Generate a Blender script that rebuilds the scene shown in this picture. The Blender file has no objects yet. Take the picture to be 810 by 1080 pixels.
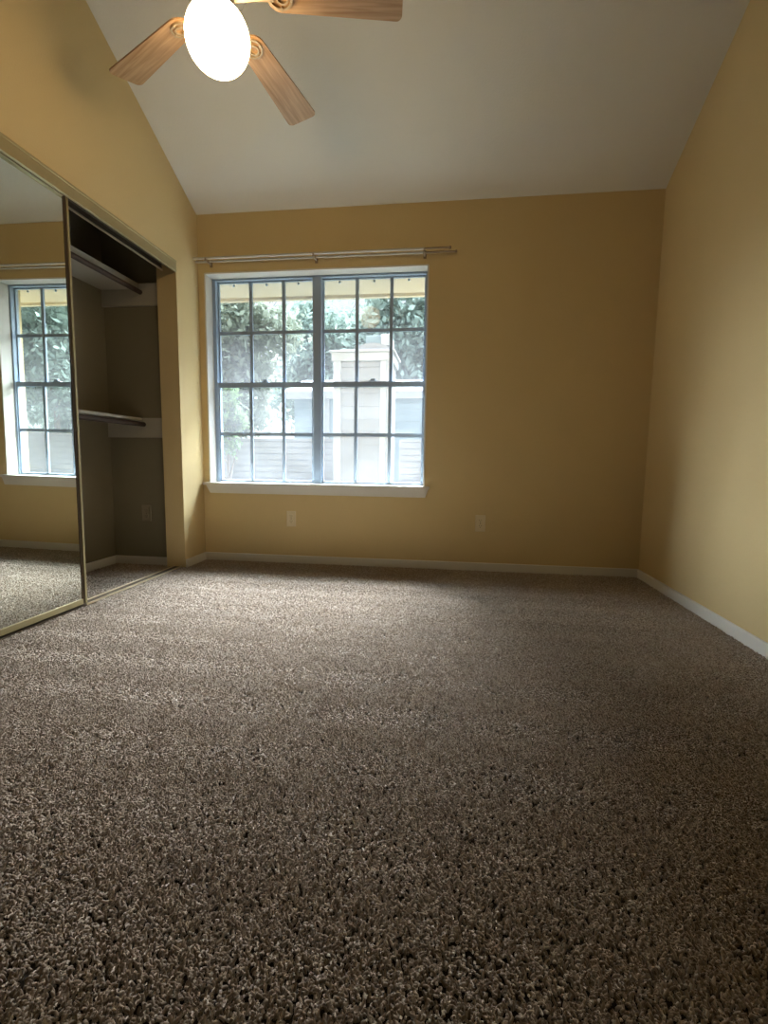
import bpy, bmesh, math, random
import numpy as np
from mathutils import Vector, Matrix

C = bpy.context.scene.collection
SC = bpy.context.scene
PI = math.pi

# ------------------------------------------------------------------ measured frame of the room (metres)
XL, XR, D = -1.786, 1.2856, 3.3535          # left wall, right wall, far (window) wall
SLOPE, ZW = 0.4956, 2.44                    # vaulted ceiling: height at far wall and rise per metre
YB = -2.30                                  # wall behind the camera
YRIDGE = 0.85
ZF = -0.009                                 # floor slab under the carpet pile
YJ, YO0, ZO = 3.068, 0.90, 2.022            # closet opening: far jamb, near jamb, head
WT = 0.137                                  # closet wall thickness
XCB, YCE = -2.345, 3.115                    # closet back wall, closet end wall
def ceil_z(y):
    return ZW + SLOPE * (D - y) if y >= YRIDGE else ZW + SLOPE * (D - YRIDGE) - SLOPE * (YRIDGE - y)

# ------------------------------------------------------------------ camera
F_PX = 506.56
r_ = Vector((0.99129486, 0.13102886, 0.01288205))
u_ = Vector((-0.0269977, 0.10653119, 0.99394277))
f_ = Vector((-0.12886285, 0.98563814, -0.1091413))
cam = bpy.data.cameras.new('camera'); cam_o = bpy.data.objects.new('camera', cam); C.objects.link(cam_o)
cam.sensor_fit = 'HORIZONTAL'; cam.sensor_width = 36.0; cam.lens = F_PX / 810.0 * 36.0
cam.clip_start = 0.02; cam.clip_end = 200
M = Matrix(((r_.x, u_.x, -f_.x, 0.0), (r_.y, u_.y, -f_.y, 0.0), (r_.z, u_.z, -f_.z, 0.7618), (0, 0, 0, 1)))
cam_o.matrix_world = M
SC.camera = cam_o

# ------------------------------------------------------------------ world, sun, exposure
SKY_STRENGTH = 0.75
GLOW_STRENGTH = 35.0
SIDE_STRENGTH = 30.0
SUN_STRENGTH, SUN_ELEV, SUN_ANGLE, SUN_AZ = 27.0, 43.0, 33.0, -4.0
LAMP_STRENGTH = 9.6
GLASS_HAZE = 0.0155
w = bpy.data.worlds.new('sky'); SC.world = w; w.use_nodes = True
nt = w.node_tree; nt.nodes.clear()
out = nt.nodes.new('ShaderNodeOutputWorld'); bg = nt.nodes.new('ShaderNodeBackground')
tc = nt.nodes.new('ShaderNodeTexCoord'); sep = nt.nodes.new('ShaderNodeSeparateXYZ')
rmp = nt.nodes.new('ShaderNodeValToRGB')
rmp.color_ramp.elements[0].position = 0.0; rmp.color_ramp.elements[0].color = (0.91, 0.95, 1.0, 1)
rmp.color_ramp.elements[1].position = 0.8; rmp.color_ramp.elements[1].color = (0.72, 0.86, 1.0, 1)
nt.links.new(tc.outputs['Generated'], sep.inputs[0]); nt.links.new(sep.outputs['Z'], rmp.inputs[0])
nt.links.new(rmp.outputs[0], bg.inputs[0])
def wmath(op, a, b, c=None):
    n = nt.nodes.new('ShaderNodeMath'); n.operation = op
    for i, v in enumerate((a, b, c)):
        if v is None: continue
        if isinstance(v, float): n.inputs[i].default_value = v
        else: nt.links.new(v, n.inputs[i])
    return n.outputs[0]
def wrange(src, a, b):
    n = nt.nodes.new('ShaderNodeMapRange'); n.interpolation_type = 'SMOOTHSTEP'; nt.links.new(src, n.inputs[0])
    n.inputs[1].default_value = a; n.inputs[2].default_value = b; return n.outputs[0]
# hazy glow around the sun's side of the sky, above the murk near the horizon
glow = wmath('MULTIPLY', wrange(sep.outputs['Y'], -0.15, 0.40), wrange(sep.outputs['Z'], 0.43, 0.64))
# unseen bright sky lobe added low at left to brighten the right wall
side = wmath('MULTIPLY', wmath('MULTIPLY', wrange(wmath('MULTIPLY', sep.outputs['X'], -1.0), 0.66, 0.82), wrange(sep.outputs['Z'], 0.0, 0.12)), wrange(sep.outputs['Y'], 0.0, 0.1))
tot = wmath('MULTIPLY_ADD', side, SIDE_STRENGTH, wmath('MULTIPLY_ADD', glow, GLOW_STRENGTH, SKY_STRENGTH))
nt.links.new(tot, bg.inputs[1])
nt.links.new(bg.outputs[0], out.inputs[0])

sun = bpy.data.lights.new('sun', 'SUN'); sun_o = bpy.data.objects.new('sun', sun); C.objects.link(sun_o)
sun.energy = SUN_STRENGTH; sun.angle = math.radians(SUN_ANGLE); sun.color = (0.93, 0.95, 1.0)
el, az = math.radians(SUN_ELEV), math.radians(SUN_AZ)
to_sun = Vector((math.sin(az) * math.cos(el), math.cos(az) * math.cos(el), math.sin(el)))
sun_o.rotation_euler = to_sun.to_track_quat('Z', 'Y').to_euler(); sun_o.location = (0, 20, 15)

vs = SC.view_settings
vs.view_transform = 'Standard'; vs.look = 'None'; vs.gamma = 1.0; vs.use_curve_mapping = False
vs.exposure = 1.08

# ------------------------------------------------------------------ materials
def new_mat(name):
    m = bpy.data.materials.new(name); m.use_nodes = True
    t = m.node_tree; t.nodes.clear()
    o = t.nodes.new('ShaderNodeOutputMaterial')
    return m, t, o
def pbr(name, col, rough=0.6, metal=0.0, var=0.06, vscale=6.0, bump=0.0, bscale=150.0, spec=0.4, detail=3.0, stretch=None):
    m, t, o = new_mat(name)
    b = t.nodes.new('ShaderNodeBsdfPrincipled'); t.links.new(b.outputs[0], o.inputs[0])
    b.inputs['Roughness'].default_value = rough; b.inputs['Metallic'].default_value = metal
    b.inputs['Specular IOR Level'].default_value = spec
    c = t.nodes.new('ShaderNodeTexCoord'); mp = t.nodes.new('ShaderNodeMapping')
    t.links.new(c.outputs['Object'], mp.inputs[0])
    if stretch: mp.inputs['Scale'].default_value = stretch
    n = t.nodes.new('ShaderNodeTexNoise'); n.inputs['Scale'].default_value = vscale; n.inputs['Detail'].default_value = detail
    t.links.new(mp.outputs[0], n.inputs['Vector'])
    mx = t.nodes.new('ShaderNodeMix'); mx.data_type = 'RGBA'
    mx.inputs[6].default_value = (*[v * (1 - var) for v in col], 1); mx.inputs[7].default_value = (*[min(1, v * (1 + var)) for v in col], 1)
    t.links.new(n.outputs[0], mx.inputs[0]); t.links.new(mx.outputs[2], b.inputs['Base Color'])
    if bump:
        n2 = t.nodes.new('ShaderNodeTexNoise'); n2.inputs['Scale'].default_value = bscale; n2.inputs['Detail'].default_value = 4
        t.links.new(c.outputs['Object'], n2.inputs['Vector'])
        bp = t.nodes.new('ShaderNodeBump'); bp.inputs['Strength'].default_value = bump; bp.inputs['Distance'].default_value = 0.004
        t.links.new(n2.outputs[0], bp.inputs['Height']); t.links.new(bp.outputs[0], b.inputs['Normal'])
    return m
WALL = pbr('tan_wall_paint', (0.62, 0.475, 0.242), 0.75, var=0.03, vscale=3, bump=0.25, bscale=140, spec=0.2)
CEIL = pbr('ceiling_paint', (0.70, 0.66, 0.56), 0.9, var=0.03, vscale=3, bump=0.35, bscale=120, spec=0.1)
TRIM = pbr('white_trim_paint', (0.68, 0.65, 0.58), 0.45, var=0.02)
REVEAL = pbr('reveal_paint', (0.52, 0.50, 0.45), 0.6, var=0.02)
CLOSETW = pbr('wall_paint_closet_shade', (0.21, 0.18, 0.115), 0.8, var=0.03, bump=0.2, bscale=140, spec=0.2)  # same tan paint as the room, closet shade darkened into the colour
SUB = pbr('carpet_backing', (0.03, 0.022, 0.016), 0.95, var=0.2, vscale=80)
BRASS = pbr('brass_anodised', (0.39, 0.32, 0.165), 0.5, 0.45, var=0.08, vscale=12)
BRASS_D = pbr('brass_channel_dark', (0.07, 0.045, 0.022), 0.6, 0.2, var=0.1)
BRASS_L = pbr('brass_bright_edge', (0.75, 0.64, 0.42), 0.35, 0.7, var=0.05)
MIRROR = pbr('mirror_silvering', (0.72, 0.75, 0.70), 0.0, 1.0, var=0.0)
FRAME = pbr('grey_blue_window_frame', (0.29, 0.37, 0.47), 0.5, var=0.05)
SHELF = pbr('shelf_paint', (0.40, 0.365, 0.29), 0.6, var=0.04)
ROD = pbr('dark_wood_rod', (0.05, 0.03, 0.02), 0.7, var=0.25, vscale=4, stretch=(20, 2, 20))
PLATE = pbr('almond_plastic', (0.66, 0.56, 0.36), 0.4, var=0.02)
PLATE_D = pbr('almond_plastic_closet_shade', (0.27, 0.23, 0.15), 0.5, var=0.02)  # almond plastic with the dimness of the closet put into its colour
SLOT = pbr('outlet_slot', (0.10, 0.08, 0.05), 0.6, var=0.1)
RODW = pbr('curtain_rod_enamel', (0.52, 0.48, 0.40), 0.5, var=0.03)
RODB = pbr('curtain_rod_inner_tube', (0.28, 0.20, 0.12), 0.4, var=0.06)
FANMETAL = pbr('fan_pewter', (0.13, 0.135, 0.13), 0.55, 0.5, var=0.06)
IRON = pbr('fan_blade_iron_brass', (0.40, 0.31, 0.19), 0.45, 0.5, var=0.1)
SIDING = pbr('pale_siding_paint', (0.185, 0.18, 0.18), 0.7, var=0.08, vscale=4)
SIDETRIM = pbr('white_exterior_trim', (0.27, 0.27, 0.27), 0.6, var=0.08, vscale=25, detail=6)
SIDEBLUE = pbr('blue_grey_siding', (0.15, 0.20, 0.22), 0.7, var=0.08)
FENCEW = pbr('weathered_fence_board', (0.20, 0.195, 0.195), 0.8, var=0.18, vscale=5, stretch=(1, 1, 8))
SOFFIT = pbr('soffit_paint', (0.42, 0.385, 0.32), 0.8, var=0.04)
ROOFM = pbr('roof_shingle', (0.20, 0.19, 0.19), 0.9, var=0.3, vscale=20)
GROUND = pbr('dry_lawn', (0.07, 0.07, 0.05), 0.95, var=0.35, vscale=8)
BARK = pbr('tree_bark', (0.13, 0.10, 0.08), 0.9, var=0.4, vscale=12)

def wood_mat():
    m, t, o = new_mat('oak_fan_blade')
    b = t.nodes.new('ShaderNodeBsdfPrincipled'); t.links.new(b.outputs[0], o.inputs[0]); b.inputs['Roughness'].default_value = 0.5
    c = t.nodes.new('ShaderNodeTexCoord'); mp = t.nodes.new('ShaderNodeMapping'); mp.inputs['Scale'].default_value = (1.6, 26, 26)
    n = t.nodes.new('ShaderNodeTexNoise'); n.inputs['Scale'].default_value = 3.0; n.inputs['Detail'].default_value = 6; n.inputs['Distortion'].default_value = 0.6
    rp = t.nodes.new('ShaderNodeValToRGB')
    rp.color_ramp.elements[0].position = 0.3; rp.color_ramp.elements[0].color = (0.30, 0.16, 0.06, 1)
    rp.color_ramp.elements[1].position = 0.72; rp.color_ramp.elements[1].color = (0.50, 0.32, 0.16, 1)
    t.links.new(c.outputs['Object'], mp.inputs[0]); t.links.new(mp.outputs[0], n.inputs['Vector'])
    t.links.new(n.outputs[0], rp.inputs[0]); t.links.new(rp.outputs[0], b.inputs['Base Color'])
    return m
WOOD = wood_mat()

def glass_mat():
    # clear pane seen through a fine dusty film: mostly clear, a little milky scatter, a weak reflection
    m, t, o = new_mat('dusty_window_glass')
    tr = t.nodes.new('ShaderNodeBsdfTransparent'); tr.inputs[0].default_value = (0.85, 0.87, 0.875, 1)
    tl = t.nodes.new('ShaderNodeBsdfTranslucent'); tl.inputs[0].default_value = (0.90, 0.95, 1.0, 1)
    c = t.nodes.new('ShaderNodeTexCoord'); n = t.nodes.new('ShaderNodeTexNoise'); n.inputs['Scale'].default_value = 5; n.inputs['Detail'].default_value = 5
    t.links.new(c.outputs['Object'], n.inputs['Vector'])
    mr = t.nodes.new('ShaderNodeMapRange'); mr.inputs['From Min'].default_value = 0.3; mr.inputs['From Max'].default_value = 0.7
    mr.inputs['To Min'].default_value = GLASS_HAZE * 0.75; mr.inputs['To Max'].default_value = GLASS_HAZE * 1.25
    t.links.new(n.outputs[0], mr.inputs[0])
    a = t.nodes.new('ShaderNodeMixShader'); t.links.new(mr.outputs[0], a.inputs[0]); t.links.new(tr.outputs[0], a.inputs[1]); t.links.new(tl.outputs[0], a.inputs[2])
    g = t.nodes.new('ShaderNodeBsdfGlossy'); g.inputs['Roughness'].default_value = 0.02; g.inputs[0].default_value = (0.35, 0.35, 0.35, 1)
    fr = t.nodes.new('ShaderNodeFresnel'); fr.inputs[0].default_value = 1.45
    ge = t.nodes.new('ShaderNodeNewGeometry'); k = t.nodes.new('ShaderNodeMath'); k.operation = 'MULTIPLY_ADD'      # reflect on the entering face only
    k.inputs[1].default_value = -1.0; k.inputs[2].default_value = 1.0; t.links.new(ge.outputs['Backfacing'], k.inputs[0])
    k2 = t.nodes.new('ShaderNodeMath'); k2.operation = 'MULTIPLY'; t.links.new(k.outputs[0], k2.inputs[0]); t.links.new(fr.outputs[0], k2.inputs[1])
    s = t.nodes.new('ShaderNodeMixShader'); t.links.new(k2.outputs[0], s.inputs[0]); t.links.new(a.outputs[0], s.inputs[1]); t.links.new(g.outputs[0], s.inputs[2])
    t.links.new(s.outputs[0], o.inputs[0])
    return m
GLASS = glass_mat()

def globe_mat():
    m, t, o = new_mat('lit_opal_globe')
    e = t.nodes.new('ShaderNodeEmission'); e.inputs[0].default_value = (1.0, 0.74, 0.43, 1); e.inputs[1].default_value = LAMP_STRENGTH
    t.links.new(e.outputs[0], o.inputs[0])
    return m
GLOBE = globe_mat()

def leaf_mat(name, col):
    m, t, o = new_mat(name)
    c = t.nodes.new('ShaderNodeTexCoord'); n = t.nodes.new('ShaderNodeTexNoise'); n.inputs['Scale'].default_value = 1.4; n.inputs['Detail'].default_value = 6
    t.links.new(c.outputs['Object'], n.inputs['Vector'])
    mx = t.nodes.new('ShaderNodeMix'); mx.data_type = 'RGBA'
    mx.inputs[6].default_value = (*[v * 0.75 for v in col], 1); mx.inputs[7].default_value = (*[min(1, v * 1.25) for v in col], 1)
    t.links.new(n.outputs[0], mx.inputs[0])
    d = t.nodes.new('ShaderNodeBsdfDiffuse'); l = t.nodes.new('ShaderNodeBsdfTranslucent')
    t.links.new(mx.outputs[2], d.inputs[0]); t.links.new(mx.outputs[2], l.inputs[0])
    s = t.nodes.new('ShaderNodeMixShader'); s.inputs[0].default_value = 0.25
    t.links.new(d.outputs[0], s.inputs[1]); t.links.new(l.outputs[0], s.inputs[2]); t.links.new(s.outputs[0], o.inputs[0])
    return m
LEAF_A = leaf_mat('grey_green_leaves', (0.185, 0.235, 0.20))
LEAF_B = leaf_mat('olive_leaves', (0.205, 0.23, 0.175))
LEAF_C = leaf_mat('bush_leaves', (0.11, 0.16, 0.08))

def pile_mat():
    m, t, o = new_mat('taupe_carpet_yarn')
    b = t.nodes.new('ShaderNodeBsdfPrincipled'); t.links.new(b.outputs[0], o.inputs[0])
    b.inputs['Roughness'].default_value = 0.85; b.inputs['Specular IOR Level'].default_value = 0.25
    b.inputs['Sheen Weight'].default_value = 1.0; b.inputs['Sheen Roughness'].default_value = 0.4; b.inputs['Sheen Tint'].default_value = (1.0, 0.94, 0.86, 1)
    h = t.nodes.new('ShaderNodeHairInfo'); rp = t.nodes.new('ShaderNodeValToRGB')
    e = rp.color_ramp.elements
    e[0].position = 0.0; e[0].color = (0.235, 0.178, 0.125, 1)
    e[1].position = 1.0; e[1].color = (0.52, 0.445, 0.36, 1)
    x = e.new(0.55); x.color = (0.37, 0.297, 0.222, 1)
    t.links.new(h.outputs['Random'], rp.inputs[0]); t.links.new(rp.outputs[0], b.inputs['Base Color'])
    return m
PILE = pile_mat()

# ------------------------------------------------------------------ mesh helpers
def add_box(bm, lo, hi, bevel=0.0, seg=1):
    x0, y0, z0 = lo; x1, y1, z1 = hi
    v = [bm.verts.new(p) for p in ((x0, y0, z0), (x1, y0, z0), (x1, y1, z0), (x0, y1, z0), (x0, y0, z1), (x1, y0, z1), (x1, y1, z1), (x0, y1, z1))]
    fs = [bm.faces.new([v[i] for i in q]) for q in ((0, 3, 2, 1), (4, 5, 6, 7), (0, 1, 5, 4), (1, 2, 6, 5), (2, 3, 7, 6), (3, 0, 4, 7))]
    if bevel > 0:
        es = list({e for f in fs for e in f.edges})
        bmesh.ops.bevel(bm, geom=es, offset=bevel, segments=seg, affect='EDGES', clamp_overlap=True)
def add_prism(bm, pts, vec):
    """closed polygon pts (3-D, planar) swept by vec"""
    a = [bm.verts.new(p) for p in pts]; b = [bm.verts.new(Vector(p) + Vector(vec)) for p in pts]
    n = len(pts); bm.faces.new(a[::-1]); bm.faces.new(b)
    for i in range(n): bm.faces.new((a[i], a[(i + 1) % n], b[(i + 1) % n], b[i]))
def add_tube(bm, p, q, r0, r1=None, seg=16):
    r1 = r0 if r1 is None else r1
    p, q = Vector(p), Vector(q); d = (q - p).normalized()
    x = d.orthogonal().normalized(); y = d.cross(x)
    A = [bm.verts.new(p + (x * math.cos(2 * PI * i / seg) + y * math.sin(2 * PI * i / seg)) * r0) for i in range(seg)]
    B = [bm.verts.new(q + (x * math.cos(2 * PI * i / seg) + y * math.sin(2 * PI * i / seg)) * r1) for i in range(seg)]
    bm.faces.new(A[::-1]); bm.faces.new(B)
    for i in range(seg): bm.faces.new((A[i], A[(i + 1) % seg], B[(i + 1) % seg], B[i]))
def add_lathe(bm, prof, seg=40, cx=0, cy=0):
    """prof: (radius, z) list top to bottom or bottom to top, about a vertical axis"""
    rings = []
    for r, z in prof:
        if r < 1e-5: rings.append([bm.verts.new((cx, cy, z))])
        else: rings.append([bm.verts.new((cx + r * math.cos(2 * PI * i / seg), cy + r * math.sin(2 * PI * i / seg), z)) for i in range(seg)])
    for a, b in zip(rings, rings[1:]):
        for i in range(seg):
            j = (i + 1) % seg
            if len(a) == 1 and len(b) == 1: continue
            if len(a) == 1: bm.faces.new((a[0], b[j], b[i]))
            elif len(b) == 1: bm.faces.new((a[i], a[j], b[0]))
            else: bm.faces.new((a[i], a[j], b[j], b[i]))
    for ring in (rings[0], rings[-1]):
        if len(ring) > 1: bm.faces.new(ring)
def obj(name, bm, mat, parent=None, smooth=False):
    bmesh.ops.recalc_face_normals(bm, faces=bm.faces[:])
    me = bpy.data.meshes.new(name); bm.to_mesh(me); bm.free()
    me.materials.append(mat)
    if smooth:
        for p in me.polygons: p.use_smooth = True
        try: me.set_sharp_from_angle(angle=math.radians(40))
        except Exception: pass
    o = bpy.data.objects.new(name, me); C.objects.link(o)
    if parent: o.parent = parent
    return o
def boxes(name, lst, mat, parent=None, bevel=0.0):
    bm = bmesh.new()
    for lo, hi in lst: add_box(bm, lo, hi, bevel)
    return obj(name, bm, mat, parent)
def empty(name, loc=(0, 0, 0), rz=0.0):
    o = bpy.data.objects.new(name, None); C.objects.link(o); o.location = loc; o.rotation_euler = (0, 0, rz); o.empty_display_size = 0.1
    return o
def tag(o, label, cat, group=None, kind=None):
    o['label'] = label; o['category'] = cat
    if group: o['group'] = group
    if kind: o['kind'] = kind
    return o
def struct(o, label=None):
    o['kind'] = 'structure'
    if label: o['label'] = label
    return o
def copy_tree(o, parent=None):
    c = o.copy(); C.objects.link(c)
    if parent: c.parent = parent
    for ch in list(o.children): copy_tree(ch, c)
    return c

# ------------------------------------------------------------------ room shell
TH = 0.12
struct(boxes('floor', [((XCB - 0.1, YB - 0.1, -0.16), (XR + TH, D + 0.02, ZF))], SUB), 'floor slab under the taupe carpet')

bm = bmesh.new()      # vaulted ceiling: one slope over the window, ridge, second slope behind the camera
pts = [(XL - WT - 0.02, D + 0.06, ceil_z(D + 0.06)), (XL - WT - 0.02, YRIDGE, ceil_z(YRIDGE)), (XL - WT - 0.02, YB - 0.1, ceil_z(YB - 0.1)),
       (XL - WT - 0.02, YB - 0.1, ceil_z(YB - 0.1) + 0.12), (XL - WT - 0.02, YRIDGE, ceil_z(YRIDGE) + 0.12), (XL - WT - 0.02, D + 0.06, ceil_z(D + 0.06) + 0.12)]
add_prism(bm, pts, (XR - XL + WT + TH + 0.04, 0, 0))
struct(obj('ceiling', bm, CEIL), 'pale vaulted ceiling sloping down to the window wall')

bm = bmesh.new()      # right wall, gable outline
add_prism(bm, [(XR, YB - 0.1, ZF), (XR, D + 0.2, ZF), (XR, D + 0.2, ceil_z(D) ), (XR, D, ceil_z(D)), (XR, YRIDGE, ceil_z(YRIDGE)), (XR, YB - 0.1, ceil_z(YB - 0.1))], (TH, 0, 0))
struct(obj('wall_right', bm, WALL), 'tan painted wall on the right')

bm = bmesh.new()      # left wall with the closet opening
add_prism(bm, [(XL, YJ, ZF), (XL, D + 0.2, ZF), (XL, D + 0.2, ZW), (XL, D, ZW), (XL, YJ, ceil_z(YJ))], (-WT, 0, 0))
add_prism(bm, [(XL, YO0, ZO), (XL, YJ, ZO), (XL, YJ, ceil_z(YJ)), (XL, YRIDGE + 0.05, ceil_z(YRIDGE + 0.05)), (XL, YO0, ceil_z(YO0))] if YO0 < YRIDGE else
          [(XL, YO0, ZO), (XL, YJ, ZO), (XL, YJ, ceil_z(YJ)), (XL, YO0, ceil_z(YO0))], (-WT, 0, 0))
add_prism(bm, [(XL, YB - 0.1, ZF), (XL, YO0, ZF), (XL, YO0, ceil_z(YO0)), (XL, YRIDGE, ceil_z(YRIDGE)), (XL, YB - 0.1, ceil_z(YB - 0.1))], (-WT, 0, 0))
struct(obj('wall_left', bm, WALL), 'tan painted wall on the left around the closet opening')

WX0, WX1, WZ0, WZ1 = -1.735, -0.163, 0.560, 2.046    # window opening in the far wall
bm = bmesh.new()
Y1 = D + 0.2
add_box(bm, (XL - 0.02, D, ZF), (WX0, Y1, ZW)); add_box(bm, (WX1, D, ZF), (XR + 0.02, Y1, ZW))
add_box(bm, (WX0, D, ZF), (WX1, Y1, WZ0)); add_box(bm, (WX0, D, WZ1), (WX1, Y1, ZW))
bmesh.ops.remove_doubles(bm, verts=bm.verts[:], dist=1e-5)
struct(obj('wall_back', bm, WALL), 'tan painted far wall with the window')
struct(boxes('wall_front', [((XL - WT, YB - 0.12, ZF), (XR + TH, YB, ceil_z(YB)))], WALL), 'tan wall behind the camera')
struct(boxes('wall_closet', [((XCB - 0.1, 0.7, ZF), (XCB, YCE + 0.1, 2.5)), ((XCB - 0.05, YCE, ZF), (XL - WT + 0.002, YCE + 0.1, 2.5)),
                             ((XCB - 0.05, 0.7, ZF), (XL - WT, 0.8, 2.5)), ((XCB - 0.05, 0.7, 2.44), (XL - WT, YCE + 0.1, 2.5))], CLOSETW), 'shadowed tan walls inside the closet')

# baseboards
def baseboard(name, lst): return struct(boxes(name, lst, TRIM, bevel=0.003), None)
BH, BT = 0.054, 0.013
baseboard('baseboard_back', [((XL + 0.001, D - BT, ZF), (XR - 0.001, D, BH))])
baseboard('baseboard_right', [((XR - BT, YB, ZF), (XR, D - BT, BH))])
baseboard('baseboard_left', [((XL, YJ + 0.004, ZF), (XL + BT, D - BT, BH))])
baseboard('baseboard_closet', [((XCB, YCE - BT, ZF), (XL - WT, YCE, BH)), ((XCB, 0.8, ZF), (XCB + BT, YCE - BT, BH))])

# ------------------------------------------------------------------ closet: tracks, sliding mirror door, shelves, rods
bm = bmesh.new()      # brass header track: fascia with rolled edges in front, two inner lips behind
add_box(bm, (XL - 0.007, YO0, 1.962), (XL + 0.004, YJ, ZO), 0.002)
add_box(bm, (XL - 0.009, YO0, 1.956), (XL + 0.007, YJ, 1.964), 0.002)
add_box(bm, (XL - 0.004, YO0, 2.012), (XL + 0.007, YJ, 2.024), 0.002)
t3 = obj('trim_1', bm, BRASS); struct(t3, 'brass fascia of the closet door track'); t3['category'] = 'track'
boxes('track_channel', [((XL - 0.10, YO0, 2.006), (XL - 0.007, YJ, ZO))], BRASS_D, t3)
boxes('track_web', [((XL - 0.100, YO0, 1.9755), (XL - 0.097, YJ, 2.0065))], BRASS_D, t3)
boxes('track_lip', [((XL - 0.100, YO0, 1.967), (XL - 0.090, YJ, 1.975))], BRASS_L, t3)
boxes('track_lip', [((XL - 0.058, YO0, 1.985), (XL - 0.055, YJ, 2.008))], BRASS_D, t3)

DX, DY1, DY0, DZ0, DZ1 = XL - 0.030, 2.178, 0.93, 0.012, 1.985
bm = bmesh.new()      # floor track
add_box(bm, (XL - 0.085, YO0, ZF), (XL - 0.028, YJ, 0.002))
t4 = obj('trim_2', bm, BRASS_D); struct(t4, 'brass floor track of the closet doors'); t4['category'] = 'track'
for x in (-0.030, -0.083):
    boxes('track_rail', [((XL + x - 0.002, DY1 if x > -0.05 else YO0, -0.002), (XL + x + 0.003, YJ, 0.008))], BRASS_L, t4)

door = empty('door_1', (DX, DY1, DZ0))
struct(door, 'brass framed sliding mirror closet door reflecting the window'); door['category'] = 'mirror door'
L = DY1 - DY0; Hh = DZ1 - DZ0
def dbox(name, lst, mat): return boxes(name, lst, mat, door)
# local frame: x towards the room, y away from far edge (negative), z up
dbox('stile', [((-0.020, -0.024, 0), (0.0, -0.009, Hh)), ], BRASS_D)
dbox('stile_edge', [((-0.022, -0.010, 0), (0.004, 0.002, Hh))], BRASS)
dbox('stile', [((-0.022, -L, 0), (0.004, -L + 0.024, Hh))], BRASS)
dbox('bottom_rail', [((-0.022, -L + 0.024, 0), (0.003, -0.024, 0.026))], BRASS)
dbox('top_rail', [((-0.022, -L + 0.024, Hh - 0.03), (0.003, -0.024, Hh))], BRASS)
mir = dbox('mirror', [((-0.012, -L + 0.022, 0.024), (-0.003, -0.022, Hh - 0.028))], MIRROR); mir['label'] = 'silver mirror panel'
dbox('backing', [((-0.020, -L + 0.022, 0.024), (-0.0125, -0.022, Hh - 0.028))], BRASS_D)
door.rotation_euler = (0, math.radians(0.45), math.radians(-0.5))

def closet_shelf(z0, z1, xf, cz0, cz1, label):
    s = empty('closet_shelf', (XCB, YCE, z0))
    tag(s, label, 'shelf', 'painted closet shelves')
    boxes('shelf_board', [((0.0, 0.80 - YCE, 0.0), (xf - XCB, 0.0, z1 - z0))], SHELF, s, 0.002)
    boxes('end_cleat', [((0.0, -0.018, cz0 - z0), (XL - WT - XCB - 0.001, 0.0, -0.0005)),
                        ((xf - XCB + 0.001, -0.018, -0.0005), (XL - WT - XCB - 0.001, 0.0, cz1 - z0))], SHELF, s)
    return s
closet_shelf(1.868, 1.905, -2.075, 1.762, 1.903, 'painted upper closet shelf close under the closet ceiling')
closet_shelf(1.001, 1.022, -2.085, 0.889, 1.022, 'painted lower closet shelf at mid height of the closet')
def closet_rod(z, x, label):
    bm = bmesh.new(); add_tube(bm, (0, 0.81 - YCE, 0), (0, -0.0185, 0), 0.0155, seg=20)
    o = obj('closet_rod', bm, ROD, smooth=True); o.location = (x, YCE, z)
    return tag(o, label, 'rod', 'closet hanging rods')
closet_rod(1.8465, -2.062, 'dark brown hanging rod under the upper closet shelf')
closet_rod(0.978, -2.074, 'dark brown hanging rod under the lower closet shelf')

# ------------------------------------------------------------------ window
win = empty('window_1', (-0.943, D + 0.1, 0.577)); struct(win, 'grey framed double window of twenty four panes with white sill')
win['category'] = 'window'
YF = D + 0.094
def wb(name, lst, mat, parent=win, bevel=0.0):
    p = Vector(parent.location) if parent is win else Vector(win.location)
    return boxes(name, [((a[0] - p.x, a[1] - p.y, a[2] - p.z), (b[0] - p.x, b[1] - p.y, b[2] - p.z)) for a, b in lst], mat, parent, bevel)
FX0, FX1, FZ0, FZ1 = -1.712, -0.172, 0.572, 2.040
wb('frame', [((WX0, YF, WZ0), (FX0 + 0.006, YF + 0.07, WZ1)), ((FX1 - 0.008, YF, WZ0), (WX1, YF + 0.07, WZ1)),
             ((FX0, YF, FZ1 - 0.010), (FX1, YF + 0.07, WZ1)), ((FX0, YF, WZ0), (FX1, YF + 0.07, FZ0 + 0.012))], FRAME)
wb('mullion', [((-0.980, YF - 0.004, FZ0 + 0.010), (-0.917, YF + 0.07, FZ1 - 0.008))], FRAME, bevel=0.003)
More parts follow.
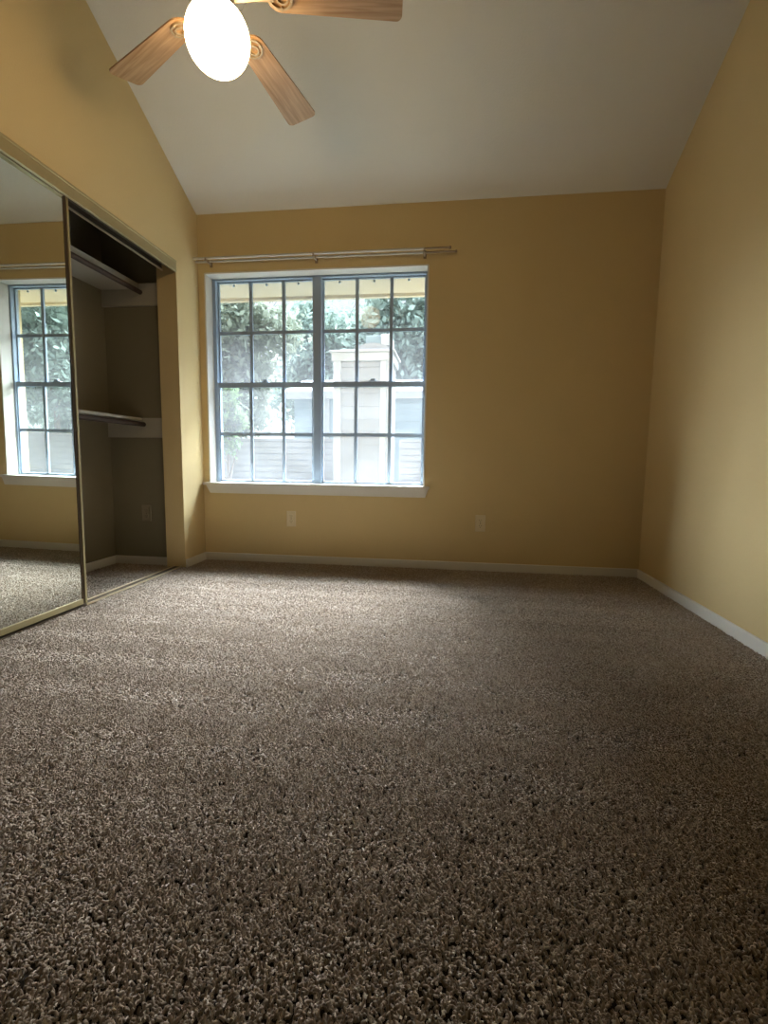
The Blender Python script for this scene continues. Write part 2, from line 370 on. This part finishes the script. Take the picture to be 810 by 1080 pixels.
for (a, b, ms) in ((FX0 + 0.005, -0.980, (-1.455, -1.207)), (-0.917, FX1 - 0.007, (-0.667, -0.421))):
    for (z0, z1, mz, dy) in ((0.583, 1.290, 0.935, 0.010), (1.290, 2.032, 1.670, 0.034)):
        e = 0.011
        lst = [((a, YF + dy, z0), (a + e, YF + dy + 0.022, z1)), ((b - e, YF + dy, z0), (b, YF + dy + 0.022, z1)),
               ((a, YF + dy, z0), (b, YF + dy + 0.022, z0 + e)), ((a, YF + dy, z1 - e), (b, YF + dy + 0.022, z1))]
        if dy < 0.02: lst[3] = ((a, YF + dy - 0.004, z1 - 0.016), (b, YF + dy + 0.022, z1 + 0.020))     # meeting rail
        for m_ in ms: lst.append(((m_ - 0.0115, YF + dy + 0.003, z0 + e), (m_ + 0.0115, YF + dy + 0.019, z1 - e)))
        lst.append(((a + e, YF + dy + 0.004, mz - 0.0115), (b - e, YF + dy + 0.018, mz + 0.0115)))
        s = wb('sash', lst, FRAME)
        wb('pane', [((a + 0.004, YF + dy + 0.0095, z0 + 0.004), (b - 0.004, YF + dy + 0.0125, z1 - 0.004))], GLASS, s)
        if dy < 0.02:
            mid = (a + b) / 2 + 0.0
            wb('sash_lock', [((mid - 0.03, YF + dy - 0.010, z1 + 0.018), (mid + 0.03, YF + dy + 0.02, z1 + 0.026)), ((mid - 0.012, YF + dy - 0.014, z1 + 0.024), (mid + 0.02, YF + dy + 0.012, z1 + 0.040))], FRAME, s, 0.002)
        else:
            for m_ in ((a + ms[0]) / 2, (ms[0] + ms[1]) / 2, (ms[1] + b) / 2):
                wb('clip', [((m_ - 0.008, YF + dy - 0.002, z1 - 0.036), (m_ + 0.006, YF + dy + 0.009, z1 - 0.022))], FRAME, s, 0.002)
rv = 0.004
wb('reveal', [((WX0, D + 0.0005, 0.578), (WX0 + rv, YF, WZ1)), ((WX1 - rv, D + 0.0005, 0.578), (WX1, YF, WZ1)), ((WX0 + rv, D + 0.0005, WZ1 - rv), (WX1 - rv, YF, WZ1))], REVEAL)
wb('reveal_edge', [((WX0 - 0.006, D - 0.003, 0.578), (WX0 + rv, D + 0.001, WZ1 + 0.004)), ((WX1 - rv, D - 0.003, 0.578), (WX1 + 0.006, D + 0.001, WZ1 + 0.004)), ((WX0 + rv, D - 0.003, WZ1 - rv), (WX1 - rv, D + 0.001, WZ1 + 0.006))], TRIM)
# stool and apron
bm = bmesh.new()
add_box(bm, (-1.776, D - 0.040, 0.560), (-0.121, D, 0.578), 0.004, 2)
add_box(bm, (WX0, D - 0.001, 0.5601), (WX1, YF + 0.002, 0.5775))
bmesh.ops.translate(bm, verts=bm.verts[:], vec=-Vector(win.location)); obj('sill', bm, TRIM, win)
bm = bmesh.new()
add_prism(bm, [(-1.760, D - 0.018, 0.560), (-0.128, D - 0.018, 0.560), (-0.150, D - 0.018, 0.500), (-1.728, D - 0.018, 0.500)], (0, 0.018, 0))
bmesh.ops.translate(bm, verts=bm.verts[:], vec=-Vector(win.location)); obj('apron', bm, TRIM, win)

# ------------------------------------------------------------------ curtain rod
cr = empty('curtain_rod', (-0.94, D, 2.12)); tag(cr, 'slim double curtain rod with three brackets above the window', 'curtain rod')
def tube_part(name, p, q, r, mat, parent, org, r1=None, seg=14):
    bm = bmesh.new(); add_tube(bm, Vector(p) - Vector(org), Vector(q) - Vector(org), r, r1, seg); return obj(name, bm, mat, parent, True)
O = cr.location
yF, yR = D - 0.075, D - 0.035
tube_part('front_rod', (-1.780, yF, 2.120), (-0.186, yF, 2.120), 0.0082, RODW, cr, O)
tube_part('front_rod_extension', (-0.186, yF, 2.121), (-0.028, yF, 2.121), 0.006, RODB, cr, O)
tube_part('rear_rod', (-1.782, yR, 2.112), (-0.186, yR, 2.112), 0.0068, RODW, cr, O)
tube_part('rear_rod_extension', (-0.186, yR, 2.112), (0.012, yR, 2.112), 0.006, RODB, cr, O)
bm = bmesh.new(); bmesh.ops.create_uvsphere(bm, u_segments=14, v_segments=8, radius=0.010); bmesh.ops.translate(bm, verts=bm.verts[:], vec=Vector((-0.024, yF, 2.121)) - O); obj('finial', bm, RODB, cr, True)
bm = bmesh.new(); bmesh.ops.create_uvsphere(bm, u_segments=14, v_segments=8, radius=0.009); bmesh.ops.translate(bm, verts=bm.verts[:], vec=Vector((0.016, yR, 2.112)) - O); obj('finial', bm, RODB, cr, True)
for x in (-1.685, -0.925, -0.187):
    bm = bmesh.new()
    add_box(bm, (x - 0.010 - O.x, D - 0.004 - O.y, 2.085 - O.z), (x + 0.010 - O.x, D - O.y, 2.135 - O.z), 0.001)
    add_box(bm, (x - 0.006 - O.x, yF - 0.012 - O.y, 2.0985 - O.z), (x + 0.006 - O.x, D - 0.002 - O.y, 2.1045 - O.z), 0.001)
    add_box(bm, (x - 0.009 - O.x, yR - 0.014 - O.y, 2.098 - O.z), (x + 0.009 - O.x, yR - 0.0095 - O.y, 2.118 - O.z), 0.001)
    add_box(bm, (x - 0.006 - O.x, yF - 0.013 - O.y, 2.099 - O.z), (x + 0.006 - O.x, yF - 0.009 - O.y, 2.118 - O.z), 0.001)
    obj('bracket', bm, RODB, cr)

# ------------------------------------------------------------------ outlets
def outlet(x, y, z, label, PLATE=PLATE):
    o = empty('wall_outlet', (x, y, z)); tag(o, label, 'outlet')
    boxes('cover_plate', [((-0.035, -0.006, -0.0575), (0.035, 0.0, 0.0575))], PLATE, o, 0.003)
    for s in (-1, 1):
        bm = bmesh.new(); cz = s * 0.0195
        pts = [(0.0165 * math.cos(a), -0.009, cz + max(-0.0135, min(0.0135, 0.0165 * math.sin(a)))) for a in [2 * PI * i / 24 for i in range(24)]]
        add_prism(bm, pts, (0, 0.004, 0)); rc = obj('receptacle', bm, PLATE, o)
        boxes('slot', [((-0.008, -0.0096, cz - 0.001), (-0.0058, -0.0085, cz + 0.008)), ((0.0058, -0.0096, cz), (0.008, -0.0085, cz + 0.0075)), ((-0.002, -0.0096, cz - 0.0095), (0.002, -0.0085, cz - 0.0055))], SLOT, rc)
    bm = bmesh.new(); add_tube(bm, (0, -0.0072, 0), (0, -0.005, 0), 0.003, seg=10); obj('screw', bm, SLOT, o)
    return o
outlet(-1.117, D, 0.323, 'almond wall outlet low on the far wall below the window')
outlet(0.234, D, 0.330, 'almond wall outlet on the far wall right of the window')
outlet(-2.091, YCE, 0.364, 'dim almond outlet low on the closet end wall', PLATE_D)

# ------------------------------------------------------------------ ceiling fan
HX, HY, HZ, A0, PITCH = -0.857, 1.797, 2.387, 2.648, -0.192
fan = empty('ceiling_fan', (HX, HY, HZ)); tag(fan, 'five blade oak ceiling fan with lit opal globe hanging from the vaulted ceiling', 'ceiling fan')
bm = bmesh.new()      # canopy against the slope, tilted with it
ZC = ceil_z(HY) - HZ
add_lathe(bm, [(0.075, 0.0), (0.075, -0.02), (0.066, -0.055), (0.035, -0.085), (0.02, -0.09)], 32)
cn = obj('canopy', bm, FANMETAL, fan, True); cn.location = (0, 0, ZC + 0.0); cn.rotation_euler = (-math.atan(SLOPE), 0, 0)
tube_part('downrod', (0, 0, 0.13), (0, 0.02, ZC - 0.04), 0.0125, FANMETAL, fan, (0, 0, 0))
bm = bmesh.new()
add_lathe(bm, [(0.02, 0.16), (0.035, 0.15), (0.075, 0.135), (0.105, 0.11), (0.112, 0.085), (0.112, 0.04), (0.100, 0.018), (0.07, 0.008), (0.055, 0.0), (0.055, -0.012), (0.02, -0.014)], 48)
obj('motor_housing', bm, FANMETAL, fan, True)
bm = bmesh.new()
add_lathe(bm, [(0.02, -0.012), (0.056, -0.014), (0.060, -0.02), (0.060, -0.040), (0.064, -0.046), (0.064, -0.058), (0.05, -0.062), (0.02, -0.0625)], 40)
obj('light_fitter', bm, FANMETAL, fan, True)
RG, ZG = 0.112, -0.137     # opal globe
prof = [(0.0, ZG - RG)] + [(RG * math.sin(a), ZG - RG * math.cos(a)) for a in [PI * i / 28 for i in range(1, 24)]]
prof += [(0.05, ZG + RG * 0.90 - 0.0), (0.05, -0.0615 + 0.004), (0.0, -0.0615 + 0.004)]
bm = bmesh.new(); add_lathe(bm, prof, 48); gl = obj('light_globe', bm, GLOBE, fan, True); gl['label'] = 'glowing opal glass globe'
def blade_outline():
    r0, r1, w0, w1, c = 0.175, 0.66, 0.050, 0.072, 0.022
    top = [(r0 + 0.05 * (1 - math.cos(a)), w0 * math.sin(a)) for a in [PI / 2 * i / 8 for i in range(9)]]
    n = 6
    for i in range(1, n): 
        t = i / n; top.append((r0 + 0.05 + (r1 - c - r0 - 0.05) * t, w0 + (w1 - w0) * t))
    for i in range(7):
        a = PI / 2 * (1 - i / 6); top.append((r1 - c + c * math.cos(a), w1 - c + c * math.sin(a)))
    bot = [(x, -y) for x, y in reversed(top)]
    return top + [b for b in bot if b not in top][:-1 if abs(bot[-1][1]) < 1e-9 else None]
BO = blade_outline()
def make_blade():
    bm = bmesh.new(); add_prism(bm, [(x, y, 0.0) for x, y in BO], (0, 0, 0.006)); bmesh.ops.remove_doubles(bm, verts=bm.verts[:], dist=1e-5)
    return obj('blade', bm, WOOD, fan)
def make_iron(bl):
    bm = bmesh.new()                      # scrolled bracket: arm, two open oval rings, three screws, under the blade root
    add_prism(bm, [(0.060, 0.016, 0), (0.14, 0.010, 0), (0.20, 0.012, 0), (0.20, -0.012, 0), (0.14, -0.010, 0), (0.060, -0.016, 0)], (0, 0, -0.006))
    def ring(cx, cy, ax, ay, w_, z0, z1, seg=28):
        V = []
        for i in range(seg):
            a = 2 * PI * i / seg; ca, sa = math.cos(a), math.sin(a)
            V.append([bm.verts.new((cx + (ax + k) * ca, cy + (ay + k) * sa, z)) for k, z in ((0, z0), (w_, z0), (w_, z1), (0, z1))])
        for i in range(seg):
            A, B = V[i], V[(i + 1) % seg]
            for k in range(4): bm.faces.new((A[k], A[(k + 1) % 4], B[(k + 1) % 4], B[k]))
    ring(0.225, 0.0, 0.036, 0.030, 0.007, -0.008, 0.0)
    ring(0.232, 0.0, 0.017, 0.014, 0.006, -0.007, 0.0)
    for x, y in ((0.225, 0.032), (0.225, -0.032), (0.264, 0.0)): add_tube(bm, (x, y, -0.010), (x, y, 0.0), 0.006, seg=10)
    return obj('blade_iron', bm, IRON, bl)
b0 = make_blade(); make_iron(b0)
for k in range(5):
    b = b0 if k == 0 else copy_tree(b0, fan)
    b.rotation_euler = (PITCH, 0, A0 - k * 2 * PI / 5); b.location = (0, 0, 0.0)

# ------------------------------------------------------------------ carpet pile: cut-pile yarn ends, far too many to count
def carpet():
    rng = np.random.default_rng(5)
    def patch(x0, x1, y0, y1, d):
        n = int((x1 - x0) * (y1 - y0) / d ** 2)
        return np.stack([rng.uniform(x0, x1, n), rng.uniform(y0, y1, n)], 1), np.full(n, d)
    P, S = [], []
    for a in ((XL - 0.02, XR - 0.012, 0.15, 1.3, 0.0041), (XL - 0.02, XR - 0.012, 1.3, 2.2, 0.0046), (XL - 0.02, XR - 0.012, 2.2, D - 0.012, 0.0050),
              (XCB + 0.012, XL - 0.09, 1.9, YCE - 0.012, 0.0055)):
        p, s = patch(*a); P.append(p); S.append(s)
    P = np.concatenate(P); S = np.concatenate(S); n = len(P)
    # vacuum tracks: bands in which the pile leans to or from the window
    ph = P[:, 1] * 2 * PI / 0.23 + 0.35 * np.sin(P[:, 0] * 1.7) + 0.8 * np.sin(P[:, 1] * 2.3 + 1.0)
    band = np.tanh(2.0 * np.sin(ph)) * np.clip((P[:, 1] - 0.75) / 0.9, 0.15, 0.85)
    blotch = np.sin(P[:, 0] * 9 + 2 * np.sin(P[:, 1] * 7)) * np.sin(P[:, 1] * 11 + 1.5 * np.sin(P[:, 0] * 8))
    ang = rng.uniform(0, 2 * PI, n); lean = rng.uniform(0.002, 0.0085, n)
    dx = np.cos(ang) * lean; dy = np.sin(ang) * lean + 0.0034 * band + 0.0010 * blotch
    h = rng.uniform(0.0060, 0.0095, n) 
    pts = np.zeros((n, 3, 3), np.float32)
    pts[:, 0, :2] = P; pts[:, 0, 2] = ZF
    pts[:, 1, 0] = P[:, 0] + dx * 0.35; pts[:, 1, 1] = P[:, 1] + dy * 0.35; pts[:, 1, 2] = ZF + h * 0.6
    pts[:, 2, 0] = P[:, 0] + dx; pts[:, 2, 1] = P[:, 1] + dy; pts[:, 2, 2] = ZF + h
    rad = np.stack([S * 0.42, S * 0.52, S * 0.42], 1).astype(np.float32)
    cu = bpy.data.hair_curves.new('carpet'); cu.add_curves([3] * n)
    cu.position_data.foreach_set('vector', pts.reshape(-1))
    at = cu.attributes.get('radius') or cu.attributes.new('radius', 'FLOAT', 'POINT')
    at.data.foreach_set('value', rad.reshape(-1))
    cu.materials.append(PILE)
    o = bpy.data.objects.new('carpet', cu); C.objects.link(o)
    tag(o, 'taupe cut pile carpet with faint vacuum tracks covering the floor', 'carpet', kind='stuff')
    return n
carpet()

# ------------------------------------------------------------------ outdoors: eave, ground, fence, chase, house, trees
GZ = -0.25
g = boxes('ground', [((-30, D + 0.2, GZ - 0.1), (30, 60, GZ))], GROUND); struct(g, 'dry lawn outside the window')
bm = bmesh.new()
add_box(bm, (-6, D + 0.2, 2.115), (5, 4.10, 2.135)); 
add_box(bm, (-6, 4.08, 2.09), (5, 4.12, 2.26))
add_box(bm, (-6, D + 0.2, 2.108), (5, D + 0.24, 2.14))
ev = obj('roof_eave', bm, SOFFIT); struct(ev, 'cream soffit of the eave above the window')

# pale slatted fence
def fence(x0, x1, y, z1, label, board=0.078, gap=0.018, posts=1.8):
    fz = empty('garden_fence', (x0, y, GZ)); tag(fz, label, 'fence')
    bm = bmesh.new(); z = GZ + 0.03
    while z + board < z1:
        add_box(bm, (0, -0.030, z - GZ), (x1 - x0, 0.012, z + board - GZ)); z += board + gap
    add_box(bm, (0, 0.0125, 0.03), (x1 - x0, 0.02, z - GZ)); obj('board_panel', bm, FENCEW, fz)
    boxes('top_cap', [((0, -0.045, z - GZ), (x1 - x0, 0.045, z + 0.035 - GZ))], FENCEW, fz)
    n = max(1, round((x1 - x0) / posts))
    for i in range(n + 1):
        px = (x1 - x0) * i / n; boxes('post', [((px - 0.045, 0.021, 0), (px + 0.045, 0.10, z1 - GZ))], FENCEW, fz)
fence(-9.0, -1.62, 7.4, 1.06, 'pale weathered slat fence left of the white chase')
fence(-0.70, 9.0, 7.4, 1.06, 'pale weathered slat fence right of the white chase')

# white lap-sided chase / small outbuilding in front of the fence
cx0, cx1, cy0, cy1 = -1.56, -0.775, 6.5, 7.2
ch = empty('garden_outbuilding', ((cx0 + cx1) / 2, cy0, GZ)); tag(ch, 'narrow white lap sided outbuilding with trim boards seen through the window', 'outbuilding')
Oc = ch.location
def cb(name, lst, mat, bevel=0.0): return boxes(name, [(Vector(a) - Oc, Vector(b) - Oc) for a, b in lst], mat, ch, bevel)
bm = bmesh.new(); z = GZ
while z < 2.04:                              # lap boards, each one leaning out at its foot
    z2 = min(z + 0.172, 2.06)
    add_prism(bm, [Vector((cx0 + 0.02, cy0 + 0.00, z)) - Oc, Vector((cx0 + 0.02, cy0 + 0.03, z)) - Oc, Vector((cx0 + 0.02, cy0 + 0.03, z2)) - Oc, Vector((cx0 + 0.02, cy0 + 0.022, z2)) - Oc], (cx1 - cx0 - 0.04, 0, 0)); z = z2
add_box(bm, Vector((cx0 + 0.02, cy0 + 0.03, GZ)) - Oc, Vector((cx1 - 0.02, cy1, 2.06)) - Oc)
obj('lap_siding', bm, SIDING, ch)
cb('corner_board', [((cx0, cy0 - 0.02, GZ), (cx0 + 0.105, cy0 + 0.03, 2.06))], SIDETRIM, 0.004)
cb('corner_board', [((cx1 - 0.15, cy0 - 0.02, GZ), (cx1 - 0.06, cy0 + 0.03, 2.06))], SIDETRIM, 0.004)
cb('corner_board', [((cx1 - 0.055, cy0 - 0.03, GZ), (cx1 + 0.02, cy0 + 0.03, 2.06))], SIDETRIM, 0.004)
cb('head_board', [((cx0 - 0.02, cy0 - 0.03, 2.06), (cx1 + 0.02, cy1, 2.17))], SIDETRIM, 0.004)
cb('cap', [((cx0 - 0.05, cy0 - 0.06, 2.17), (cx1 + 0.05, cy1 + 0.03, 2.20))], SIDETRIM, 0.004)
bm = bmesh.new()
arc = [(-0.12 + 0.48 * i / 16, 2.20 + 0.05 + 0.06 * math.sin(PI * i / 16)) for i in range(17)]
add_prism(bm, [Vector((Oc.x + x, cy0 + 0.05, zz)) - Oc for x, zz in [(-0.12, 2.20)] + arc + [(0.36, 2.20)]], (0, 0.5, 0)); obj('arched_hood', bm, SIDING, ch)
cb('vent_box', [((-1.14, cy0 + 0.12, 2.29), (-0.94, cy0 + 0.45, 2.42))], SIDEBLUE, 0.004)
cb('vent_cap', [((-0.935, cy0 + 0.10, 2.28), (-0.80, cy0 + 0.48, 2.43))], SIDETRIM, 0.004)

# neighbour house behind the fence
hs = empty('neighbor_house', (-3.0, 12.0, GZ)); tag(hs, 'low neighbouring house with lap siding and white corner board beyond the fence', 'house')
Oh = hs.location
def hb(name, lst, mat): return boxes(name, [(Vector(a) - Oh, Vector(b) - Oh) for a, b in lst], mat, hs)
bm = bmesh.new(); z = GZ
while z < 2.2:
    z2 = min(z + 0.15, 2.25)
    add_prism(bm, [Vector((-3.9, 12.0, z)) - Oh, Vector((-3.9, 12.04, z)) - Oh, Vector((-3.9, 12.04, z2)) - Oh, Vector((-3.9, 12.03, z2)) - Oh], (4.9, 0, 0)); z = z2
add_box(bm, Vector((-3.9, 12.04, GZ)) - Oh, Vector((1.0, 15.0, 2.25)) - Oh); obj('siding_wall', bm, SIDEBLUE, hs)
hb('corner_board', [((-3.13, 11.96, GZ), (-2.98, 12.04, 2.25))], SIDETRIM)
hb('fascia', [((-4.1, 11.72, 2.22), (1.2, 11.77, 2.40))], SIDETRIM)
bm = bmesh.new(); add_prism(bm, [Vector((-4.1, 11.7, 2.40)) - Oh, Vector((-4.1, 15.3, 2.40)) - Oh, Vector((-4.1, 13.5, 2.95)) - Oh], (5.3, 0, 0)); obj('roof', bm, ROOFM, hs)

def tree(x, y, h, rad, mat, n, leaf, seed, label, base=0.35, name='garden_tree', cat='tree', group=None):
    rng = np.random.default_rng(seed); rnd = random.Random(seed)
    t = empty(name, (x, y, GZ)); tag(t, label, cat, group)
    bm = bmesh.new()
    add_tube(bm, (0, 0, 0), (0.05, 0, h * 0.55), 0.05 * h / 3, 0.03 * h / 3, 10)
    for i in range(7):
        a = rnd.uniform(0, 2 * PI); z0 = h * rnd.uniform(0.28, 0.6)
        p0 = (0.05, 0, z0); p1 = (math.cos(a) * rad * 0.75, math.sin(a) * rad * 0.75, min(h * 0.92, z0 + h * rnd.uniform(0.1, 0.35)))
        add_tube(bm, p0, p1, 0.018 * h / 3, 0.006, 7)
    obj('trunk', bm, BARK, t)
    nc = 26
    c = rng.normal(size=(nc, 3)); c /= np.linalg.norm(c, axis=1)[:, None]; c *= rng.uniform(0.35, 1.0, (nc, 1))
    z0 = h * base
    cc = np.stack([c[:, 0] * rad * 0.85, c[:, 1] * rad * 0.85, (z0 + h) / 2 + c[:, 2] * (h - z0) / 2 * 0.9], 1)
    k = rng.integers(0, nc, n)
    off = rng.normal(size=(n, 3)) * rad * 0.20
    pc = cc[k] + off
    ax = rng.normal(size=(n, 3)); ax /= np.linalg.norm(ax, axis=1)[:, None]
    bx = np.cross(ax, rng.normal(size=(n, 3))); bx /= np.linalg.norm(bx, axis=1)[:, None]
    s = leaf * rng.uniform(0.6, 1.3, (n, 1))
    V = np.stack([pc - ax * s, pc + bx * s * 0.45, pc + ax * s, pc - bx * s * 0.45], 1).reshape(-1, 3)
    me = bpy.data.meshes.new('foliage'); Fc = np.arange(4 * n).reshape(-1, 4)
    me.from_pydata(V.tolist(), [], Fc.tolist()); me.materials.append(mat); me.update()
    o = bpy.data.objects.new('foliage', me); C.objects.link(o); o.parent = t
    return t
tree(-14.4, 18.5, 8.7, 2.15, LEAF_A, 11000, 0.16, 11, 'grey green tree at the far left of the front row of trees', 0.06)
tree(-8.2, 18.2, 8.7, 2.15, LEAF_B, 14000, 0.16, 2, 'olive tree above the fence in the left sash of the window', 0.06)
tree(-1.9, 18.6, 8.7, 2.15, LEAF_A, 14000, 0.16, 3, 'grey green tree behind the low house and the white outbuilding', 0.06)
tree(4.3, 18.2, 8.7, 2.15, LEAF_B, 13000, 0.16, 4, 'olive front row tree to the right of the low house', 0.06)
tree(13.2, 18.5, 8.7, 2.15, LEAF_A, 11000, 0.16, 6, 'grey green tree at the right end of the front row of trees', 0.06)
tree(-15.7, 26.2, 11.3, 2.6, LEAF_B, 12000, 0.19, 7, 'tall olive tree at the far left of the rear row of trees', 0.05)
tree(-7.0, 26.2, 11.3, 2.7, LEAF_A, 15000, 0.19, 21, 'tall grey green tree standing back between the olive tree and the low house', 0.05)
tree(1.7, 26.2, 11.3, 2.7, LEAF_B, 14000, 0.19, 22, 'tall olive tree standing back behind the right part of the low house', 0.05)
tree(20.5, 26.6, 11.3, 2.6, LEAF_A, 11000, 0.19, 23, 'tall grey green tree at the right end of the rear row of trees', 0.05)
tree(-3.22, 6.7, 2.05, 0.30, LEAF_C, 2500, 0.05, 8, 'leafy green bush at the left edge of the window view', 0.5, 'garden_bush', 'bush')
